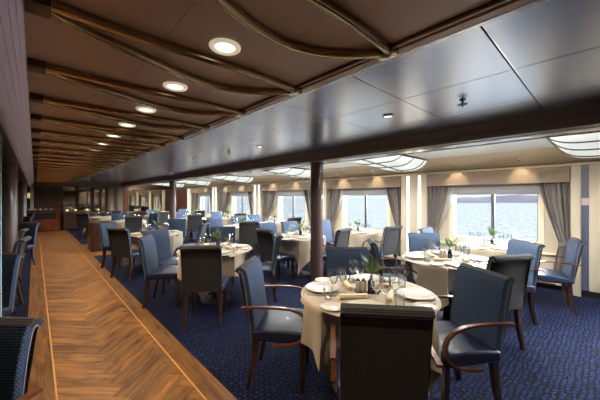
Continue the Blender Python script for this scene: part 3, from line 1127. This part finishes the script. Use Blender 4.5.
def chair(arms, back, face, label, group):
    """back: world (x, y) of the middle of the top edge; face: direction it looks"""
    f = Vector(face).normalized()
    loc = (back[0] + .29 * f.x, back[1] + .29 * f.y, 0.0)
    rz = math.atan2(f.y, f.x) - PI / 2
    if arms not in PROTO:
        t = thing('armchair' if arms else 'dining_chair', label, 'chair', loc, rz, group)
        ob('seat', CM['seat'], t); br = ob('backrest', CM['backrest'], t); ob('rear_panel', CM['rear_panel'], t)
        ob('piping', CM['piping'], t)
        for k in ('leg_front', 'leg_rear'):
            for s in ('-1', '1'):
                ob('leg', CM[k + s], t)
        if arms:
            for s in ('-1', '1'):
                ob('arm', CM['arm' + s], t)
        PROTO[arms] = t
        return t
    return dup(PROTO[arms], label, loc, rz, group)

def P(px, py, z):
    """world point at height z seen at a pixel (used once, to turn measurements into metres)"""
    d = (H - z) * FPX / (py - 198.0)
    u = (px - 300.0) / FPX * d
    return (u * CS + d * SN, -u * SN + d * CS)

# table: key -> (x, y, r, name used in labels)
T = {
    'T1': (1.94, 1.305, .525, 'front round table'),
    'T2': (3.75, 1.36, .53, 'round table right of the front one'),
    'T2w': (5.28, 1.28, .45, 'small table under the nearest window'),
    'T3': (1.96, 3.95, .53, 'second round table along the walkway'),
    'T4': (3.82, 4.15, .52, 'round table behind the near column'),
    'T4w': (5.20, 3.78, .45, 'small table under the second window'),
    'T5': (1.90, 6.60, .53, 'third round table along the walkway'),
    'T6': (4.10, 6.72, .50, 'third round table in the middle row'),
    'T6w': (5.35, 6.95, .43, 'small table under the third window'),
    'T7': (2.28, 10.80, .50, 'fourth walkway table'),
    'T8': (4.20, 10.35, .50, 'fourth round table in the middle row'),
    'T8w': (5.33, 9.80, .42, 'small table under the fourth window'),
    'T9': (1.97, 13.75, .50, 'last round table along the walkway'),
    'T10': (3.90, 13.35, .50, 'last round table in the middle row'),
    'T10w': (5.33, 13.2, .42, 'small table under the fifth window'),
}
# chairs: table, arms, back xy, facing override, where
CH = [
    ('T1', 1, (1.34, 2.11), (.66, -.75), 'left in the photo'),
    ('T1', 1, (1.295, .76), None, 'its brown woven back to the camera'),
    ('T1', 1, (2.52, .64), (-.84, .54), 'right in the photo'),
    ('T1', 0, (2.53, 1.97), None, 'far, facing the camera'),
    ('T2', 1, (4.42, 1.96), None, 'far, facing the camera'),
    ('T2', 1, (3.18, 2.08), None, 'left in the photo'),
    ('T2', 0, (3.33, .62), None, 'near, back to the camera'),
    ('T2', 1, (4.52, .70), None, 'right in the photo'),
    ('T2w', 1, (5.27, .27), (-.25, 1), 'right, by the cream wall panel'),
    ('T2w', 0, (5.26, 2.30), None, 'far, beside the pilaster'),
    ('T3', 0, (1.39, 3.17), None, 'near, brown back to the camera'),
    ('T3', 0, (2.72, 3.38), None, 'right in the photo'),
    ('T3', 0, (1.14, 4.50), None, 'left, beside the walkway'),
    ('T3', 0, (2.62, 4.97), None, 'far, facing the camera'),
    ('T3', 0, (1.50, 5.26), None, 'far left, blue front'),
    ('T4', 0, (2.92, 4.08), (1, 0), 'left, back to the walkway'),
    ('T4', 1, (4.02, 3.17), None, 'near, right of the column'),
    ('T4', 0, (3.77, 5.16), (0, -1), 'far left, facing the camera'),
    ('T4', 0, (4.37, 5.10), (0, -1), 'far right, facing the camera'),
    ('T4w', 1, (5.05, 2.80), None, 'near, pale back to the camera'),
    ('T4w', 0, (5.20, 4.80), None, 'far, half hidden by the column'),
    ('T5', 0, (1.10, 6.12), None, 'near, dark back to the camera'),
    ('T5', 0, (1.16, 7.50), None, 'left, beside the walkway'),
    ('T5', 0, (2.70, 5.93), None, 'right in the photo'),
    ('T5', 0, (2.75, 7.72), None, 'far, facing the camera'),
    ('T6', 0, (3.68, 5.72), None, 'near, navy back'),
    ('T6', 0, (3.12, 6.88), None, 'left, back to the walkway'),
    ('T6', 0, (3.74, 7.62), (.12, -1), 'far left'),
    ('T6', 0, (4.54, 7.66), (-.12, -1), 'far right, facing the camera'),
    ('T6w', 0, (5.30, 5.92), None, 'near, back to the camera'),
    ('T6w', 0, (5.28, 7.95), None, 'far, facing the camera'),
    ('T7', 0, (2.20, 9.78), None, 'near, back to the camera'),
    ('T7', 0, (2.18, 11.85), None, 'far, facing the camera'),
    ('T7', 0, (3.2, 11.2), None, 'right, behind the far column'),
    ('T8', 0, (3.87, 9.28), None, 'near, back to the camera'),
    ('T8', 0, (4.08, 11.32), None, 'far, facing the camera'),
    ('T8w', 0, (5.33, 8.84), None, 'near, back to the camera'),
    ('T8w', 0, (5.36, 10.76), None, 'far, facing the camera'),
    ('T9', 0, (1.25, 13.0), None, 'near, brown back to the camera'),
    ('T9', 0, (2.60, 14.55), None, 'far, facing the camera'),
    ('T9', 0, (2.78, 13.2), None, 'right in the photo'),
    ('T10', 0, (3.80, 12.33), None, 'near, back to the camera'),
    ('T10', 0, (3.95, 14.37), None, 'far, facing the camera'),
    ('T10w', 0, (5.33, 12.22), None, 'near, back to the camera'),
    ('T10w', 0, (5.33, 14.18), None, 'far, facing the camera'),
]
push = {k: [] for k in T}
for tk, arms, bk, fc, where in CH:
    tx, ty, r, nm = T[tk]
    f = Vector(fc) if fc else Vector((tx - bk[0], ty - bk[1]))
    f.normalize()
    lab = '%s at the %s, %s' % ('blue armchair' if arms else 'armless chair', nm, where)
    chair(arms, bk, f, lab, 'chairs at the dining tables')
    front = Vector((bk[0], bk[1])) + f * (.29 + .262)
    sd = Vector((-f.y, f.x))
    push[tk].append((front - Vector((tx, ty)), f, sd))
LCH = [
    (1, (-.154, 1.915), (-.7, -.7), 'nearest dark woven chair left of the walkway, cut by the frame'),
    (0, (-.25, 4.12), (-.72, -.7), 'dark chair left of the walkway standing in front of the left column'),
    (0, (-.10, 5.42), (-1, .15), 'chair with rolled top beside the walkway, just before the left column'),
    (0, (-.14, 6.92), (-1, .1), 'chair with rolled top beside the walkway, just past the left column'),
    (0, (-.08, 8.85), (-.75, -.65), 'broad dark chair left of the walkway, beyond the left column'),
    (0, (-.12, 11.6), (-.9, -.3), 'dark chair left of the walkway halfway to the buffet cabinet'),
    (0, (-.10, 14.3), (-.9, -.4), 'farthest dark chair left of the walkway, before the buffet cabinet'),
]
for arms, bk, f, lab in LCH:
    chair(arms, bk, f, lab, 'chairs left of the walkway')

# ------------------------------------------------------------------ tables, cloths, tableware
def make_table(k):
    x, y, r, nm = T[k]
    t = thing('round_table', '%s, its wooden top and pedestal under a cloth' % nm, 'table', (x, y, 0), 0, 'dining tables')
    b = B(); b.lathe([(0, .722), (r - .03, .722), (r - .012, .730), (r - .012, .742), (0, .742)], 40); b.obj('tabletop', M['darkwood'], t)
    b = B(); b.lathe([(.05, .03), (.045, .1), (.04, .4), (.05, .66), (.09, .722)], 16); b.obj('pedestal', M['black'], t)
    b = B(); b.lathe([(0, 0), (.22, 0), (.22, .012), (.08, .03), (0, .035)], 24); b.obj('base', M['black'], t)
def make_cloth(k, seed):
    x, y, r, nm = T[k]
    rnd = random.Random(seed)
    n = 144
    a_half = r + .29
    rot = rnd.choice((0.0, PI / 4)) if k != 'T1' else .0
    if k == 'T1': rot = YAW + .35
    ph = rnd.random() * 6
    b = B()
    bm = b.bm
    rings = []
    c = bm.verts.new((0, 0, .747))
    tops = [r * .35, r * .7, r * .93, r - .004, r + .004]
    tz = [.747, .747, .747, .7465, .740]
    for rr, z in zip(tops, tz):
        rings.append([bm.verts.new((rr * math.cos(2 * PI * i / n), rr * math.sin(2 * PI * i / n), z)) for i in range(n)])
    rows = 12
    prof = []
    for j in range(1, rows + 1):
        ring_ = []
        for i in range(n):
            th = 2 * PI * i / n
            a = th - rot
            R = a_half / max(abs(math.cos(a)), abs(math.sin(a)))
            drop = min(R - r, .69)
            t = j / rows
            z = .740 - drop * t
            corner = ((R - a_half) / (a_half * .414))
            fold = .5 + .5 * math.sin(9 * th + ph + .5 * math.sin(3 * th))
            fold2 = math.sin(17 * th + ph * 2)
            rr = r + .006 + t ** .7 * (.008 + .085 * fold ** 1.4 * (.3 + drop)) + .012 * fold2 * t + corner * .05 * t * t - .015 * t
            v = Vector((rr * math.cos(th), rr * math.sin(th)))
            if z < .715:
                for d, f, sd in push[k]:
                    lat = (v - d).dot(sd)
                    into = (v - d).dot(-f)     # >0: inside the chair
                    lim = -.012 + max(0, abs(lat) - .30) * 2.5
                    if into > lim + 0 and abs(lat) < .5:
                        cut = into - lim
                        v = v + f * min(cut, rr - .16)
            ring_.append(bm.verts.new((v.x, v.y, z)))
        rings.append(ring_)
    for i in range(n):
        bm.faces.new((c, rings[0][i], rings[0][(i + 1) % n]))
    for A, C in zip(rings, rings[1:]):
        for i in range(n):
            i2 = (i + 1) % n
            bm.faces.new((A[i], C[i], C[i2], A[i2]))
    o = b.obj('tablecloth', M['cloth'], smooth=70, loc=(x, y, 0))
    tag(o, 'white linen cloth over the %s' % nm, 'tablecloth', 'linen tablecloths')
for i, k in enumerate(T):
    make_table(k)
    make_cloth(k, 11 + i)

TZ = .7475
# shared tableware meshes
b = B(); b.lathe([(0, 0), (.07, 0), (.085, .004), (.125, .014), (.138, .019), (.139, .022), (.125, .019), (.088, .009), (.07, .006), (0, .005)], 40); PL = b.mesh('dinner_plate', M['plate'], 40)
b = B(); b.lathe([(0, 0), (.045, 0), (.055, .003), (.078, .010), (.08, .013), (.058, .008), (.045, .005), (0, .004)], 28); BP = b.mesh('side_plate', M['plate'], 40)
foot = [(.0, .0), (.034, 0), (.035, .0025), (.012, .006), (.004, .014)]
stem = [(.004, .012), (.0035, .05), (.004, .085)]
bowl = [(.004, .083), (.018, .092), (.033, .115), (.038, .145), (.036, .175), (.032, .200), (.031, .200), (.035, .174), (.0365, .145), (.031, .117), (.015, .096), (0, .09)]
G3 = []
for nm, pr in (('foot', foot), ('stem', stem), ('bowl', bowl)):
    b = B(); b.lathe(pr, 20, cap=False); G3.append((nm, b.mesh(nm, M['glass'], 60)))
b = B(); b.lathe(foot + stem[1:] + bowl[1:], 14, cap=False); G1 = b.mesh('wine_glass', M['glass'], 60)
b = B(); b.lathe([(0, 0), (.028, 0), (.032, .01), (.036, .09), (.0345, .09), (.030, .012), (0, .008)], 18, cap=False); TB = b.mesh('tumbler', M['glass'], 60)
# napkin: flattened roll
def napkin_mesh():
    b = B()
    pts = []
    for k in range(28):
        a = k / 27 * 2 * PI * 2.2
        r = .022 - .006 * k / 27
        pts.append((r * math.cos(a), r * .8 * math.sin(a) + .019))
    inner = [(p[0] * .90, (p[1] - .019) * .90 + .019) for p in pts]
    b.extr(pts + inner[::-1], 'y', -.10, .10)
    b.lathe([(0, -.098), (.016, -.098), (.016, .098), (0, .098)], 14)
    m = b.bm
    for v in list(m.verts)[-30:]:
        pass
    return b.mesh('napkin_roll', M['napkin'], 50)
def napkin_simple():
    b = B()
    n, L = 20, .10
    rings = []
    for j in range(7):
        yy = -L + 2 * L * j / 6
        s = 1 + .05 * math.sin(j * 2.1)
        rings.append([b.bm.verts.new((.023 * s * math.cos(2 * PI * k / n) + (.006 if k == 3 else 0), yy, .019 + .0185 * s * math.sin(2 * PI * k / n))) for k in range(n)])
    for A, C in zip(rings, rings[1:]):
        for k in range(n):
            b.bm.faces.new((A[k], A[(k + 1) % n], C[(k + 1) % n], C[k]))
    for R in (rings[0], rings[-1]):
        prev = R
        cy = R[0].co.y
        for sc, dy in ((.8, -.004), (.55, .004), (.3, -.002)):
            q = [b.bm.verts.new((v.co.x * sc, cy + (dy if cy < 0 else -dy), .019 + (v.co.z - .019) * sc)) for v in R]
            for k in range(n):
                b.bm.faces.new((prev[k], prev[(k + 1) % n], q[(k + 1) % n], q[k]))
            prev = q
        b.bm.faces.new(prev)
    b.extr([(-.0235, .012), (-.0265, .012), (-.0265, .03), (-.0235, .03)], 'y', -L * .98, L * .98)
    return b.mesh('napkin_roll', M['napkin'], 50)
NK = napkin_simple()
b = B(); b.box(-.006, .006, -.11, -.01, 0, .006, .002); b.extr([(-.007, -.012), (.007, -.012), (.010, .05), (.006, .10), (-.004, .115), (-.006, .05)], 'z', .001, .004); KN = b.mesh('table_knife', M['steelware'], 40)
b = B(); b.box(-.005, .005, -.10, .0, 0, .004, .0015); b.extr([(-.004, -.01), (.004, -.01), (.012, .03), (.012, .05), (-.012, .05), (-.012, .03)], 'z', .001, .004)
for q in range(4): b.box(-.0115 + q * .0067, -.0085 + q * .0067, .048, .092, .001, .0035)
FK = b.mesh('table_fork', M['steelware'], 40)
# bottle with fern
b = B(); b.lathe([(0, 0), (.026, 0), (.029, .004), (.029, .075), (.024, .092), (.012, .104), (.011, .125), (.014, .128), (.010, .13), (0, .13)], 22); BT = b.mesh('bottle', M['bottle'], 50)
def fern(seed, n=7, leaflets=9):
    rnd = random.Random(seed)
    b = B(); s = B()
    for k in range(n):
        a = 2 * PI * k / n + rnd.uniform(-.3, .3)
        L = rnd.uniform(.09, .14); up = rnd.uniform(.8, 1.5)
        pts = []
        for j in range(8):
            t = j / 7
            rr = L * t * (.35 + .45 * t) * (1.3 - .3 * up)
            pts.append(Vector((rr * math.cos(a), rr * math.sin(a), .12 + L * up * t - .05 * t * t * (1.4 - up))))
        s.tube(pts, .0018, 5, scale=[1 - .7 * j / 7 for j in range(8)])
        for j in range(1, leaflets + 1):
            t = .25 + .75 * j / (leaflets + 1)
            i = min(6, int(t * 7)); p = pts[i].lerp(pts[i + 1], t * 7 - i)
            tg = (pts[i + 1] - pts[i]).normalized()
            side = tg.cross(Vector((0, 0, 1))).normalized()
            nn = side.cross(tg)
            ll = .042 * math.sin(PI * min(1, (t * .85 + .12))) + .008
            for sg in (-1, 1):
                d = (side * sg + tg * .6).normalized()
                w = tg * .0065
                q = [p, p + d * ll * .5 + w + nn * .004, p + d * ll - nn * .004, p + d * ll * .5 - w + nn * .004]
                b.face(q)
    fm = b.mesh('foliage', M['leaf'], 0, recalc=False)
    return fm, s.mesh('stem', M['stem'], 60)
FN = [fern(1), fern(5), fern(9)]
b = B()
for k in range(7):
    a = k * 2.4
    b.lathe([(0, 0), (.008, .004), (.010, .012), (.004, .018), (0, .018)], 8, (.03 * math.cos(a), .03 * math.sin(a), .22 + .012 * (k % 3)))
PT = b.mesh('blossom', M['petal'], 50)
b = B(); b.box(-.085, .085, -.035, .035, 0, .006, .002)
for s in (-1, 1): b.tube([(s * .085, -.02, .004), (s * .10, -.02, .022), (s * .10, .02, .022), (s * .085, .02, .004)], .004, 6)
TR = b.mesh('tray', M['tray'], 40)
b = B(); b.lathe([(0, 0), (.019, 0), (.021, .003), (.021, .06), (.017, .075)], 18); SB = b.mesh('body', M['salt'], 50)
b = B(); b.lathe([(.0175, .074), (.019, .078), (.018, .094), (.010, .102), (0, .103)], 18); SC = b.mesh('cap', M['chrome'], 50)

def single(name, me, loc, rz, label, cat, group):
    o = ob(name, me, None, loc, rz)
    return tag(o, label, cat, group)

def dress(k, detail, first_ang, seats=4):
    x, y, r, nm = T[k]
    rnd = random.Random(hash(k) % 1000 if False else sum(map(ord, k)) * 7)
    places = ['near', 'right', 'far', 'left']
    vw = math.atan2(-y, -x)       # direction back to the camera
    for q in range(seats):
        a = vw + first_ang + q * 2 * PI / seats
        pos = places[q] if seats == 4 else ['near', 'far'][q]
        ca, sa = math.cos(a), math.sin(a)
        rad = Vector((ca, sa)); tan = Vector((-sa, ca))
        def at(rr, tt, z=TZ):
            v = Vector((x, y)) + rad * rr + tan * tt
            return (v.x, v.y, z)
        rz = a - PI / 2
        single('dinner_plate', PL, at(r - .165, 0), 0, 'white dinner plate at the %s side of the %s' % (pos, nm), 'plate', 'dinner plates')
        if detail >= 1:
            single('side_plate', BP, at(r - .14, -.235), 0, 'small white side plate at the %s side, %s' % (pos, nm), 'plate', 'side plates')
            single('table_knife', KN, at(r - .15, .165), rz + PI, 'steel knife at the %s side of the %s' % (pos, nm), 'knife', 'table knives')
            single('table_fork', FK, at(r - .15, -.150), rz + PI, 'steel fork at the %s side of the %s' % (pos, nm), 'fork', 'table forks')
        spots = [(r - .30, .10, 'G'), (r - .27, .19, 'G')] if detail < 1 or seats == 2 else [(r - .33, .06, 'G'), (r - .27, .125, 'G'), (r - .24, .215, 'T')]
        lab = 'clear wine glasses by the %s plate on the %s' % (pos, nm)
        for rr, tt, kd in spots:
            if kd == 'T':
                single('tumbler', TB, at(rr, tt), 0, 'clear tumbler behind the %s plate on the %s' % (pos, nm), 'glass', 'tumblers')
                continue
            wl = 'stemmed wine glass by the %s plate, %s' % (pos, nm)
            gp = 'wine glasses by the %s plate on the %s' % (pos, nm)
            if detail >= 2:
                t = thing('wine_glass', wl, 'glass', at(rr, tt), 0, gp)
                for n2, me in G3:
                    ob(n2, me, t)
            else:
                single('wine_glass', G1, at(rr, tt), 0, wl, 'glass', gp)
        if detail >= 1:
            single('napkin_roll', NK, at(r - .36, -.10), rz + PI / 2 + rnd.uniform(-.5, .5), 'rolled beige napkin behind the %s plate on the %s' % (pos, nm), 'napkin', 'rolled napkins')
    # centrepiece
    a = vw + PI / 2
    tr = single('tray', TR, (x, y, TZ), a, 'small dark tray in the middle of the %s' % nm, 'tray', 'centre trays')
    d = Vector((math.cos(a), math.sin(a)))
    t = thing('fern_bottle', 'dark blue bottle holding green fern sprigs on the %s' % nm, 'plant', (x - d.x * -.03, y - d.y * -.03, TZ + .0065), rnd.random() * 6, 'fern bottles')
    ob('bottle', BT, t)
    fm, sm = FN[sum(map(ord, k)) % 3]
    f = ob('foliage', fm, t); ob('stem', sm, t)
    if k in ('T2w', 'T2'):
        ob('blossom', PT, t)
    if detail >= 1:
        for s, wd in ((-.028, 'salt'), (-.072, 'pepper')):
            t = thing('shaker', '%s chrome capped shaker on the tray, %s' % ('inner' if wd == 'salt' else 'outer', nm), 'shaker', (x + d.x * s, y + d.y * s, TZ + .006), 0, 'shakers')
            ob('body', SB, t); ob('cap', SC, t)

dress('T1', 2, .0)
dress('T2', 2, .3)
dress('T2w', 1, .4, 2)
dress('T3', 1, .2)
dress('T4', 1, .3)
dress('T4w', 1, .5, 2)
dress('T5', 1, .4)
dress('T6', 0, .4)
dress('T6w', 0, .5, 2)
dress('T7', 0, .4)
dress('T8', 0, .3)
dress('T8w', 0, .5, 2)
dress('T9', 0, .4)
dress('T10', 0, .3)
dress('T10w', 0, .5, 2)

# ------------------------------------------------------------------ outside: sea, far hills, sky
b = B()
b.face([(XW + 3, -2500, -6), (3500, -2500, -6), (3500, 3500, -6), (XW + 3, 3500, -6)])
o = b.obj('sea', M['sea'], smooth=0); o['kind'] = 'structure'
def hills():
    b = B()
    rnd = random.Random(4)
    D = 430.0
    n = 60
    rows = []
    for j, (dd, hf) in enumerate(((0, 0), (15, .35), (40, .75), (80, 1.0), (160, .6), (240, 0))):
        row = []
        for i in range(n + 1):
            u = 190 + (1100 - 190) * i / n
            env = min(1, i / 7.0)
            hgt = env * (16 + 7 * math.sin(u * .011 + .6) + 4 * math.sin(u * .037) + 2 * rnd.random())
            d = D + dd
            row.append(b.bm.verts.new((u * CS + d * SN, -u * SN + d * CS, -6.2 + hgt * hf)))
        rows.append(row)
    for A, C in zip(rows, rows[1:]):
        for i in range(n):
            b.bm.faces.new((A[i], A[i + 1], C[i + 1], C[i]))
    o = b.obj('hills', M['hill'], smooth=60)
    o['kind'] = 'structure'
hills()

w = bpy.data.worlds.new('world')
S.world = w
w.use_nodes = True
bg = w.node_tree.nodes['Background']
bg.inputs[0].default_value = (.80, .91, 1.0, 1)
bg.inputs[1].default_value = 0.42

sun = bpy.data.lights.new('sun', 'SUN')
sun.energy = 28
sun.angle = math.radians(70)
sun.color = (.80, .91, 1.0)
so = bpy.data.objects.new('sun', sun)
COL.objects.link(so)
d = Vector((-1, .28, -.13)).normalized()     # direction the light travels
so.rotation_euler = d.to_track_quat('-Z', 'Y').to_euler()
so.location = (20, 0, 10)

S.cycles.max_bounces = 8
S.cycles.transparent_max_bounces = 24
S.cycles.sample_clamp_indirect = 4.0
S.cycles.use_denoising = True
S.cycles.blur_glossy = 0.5
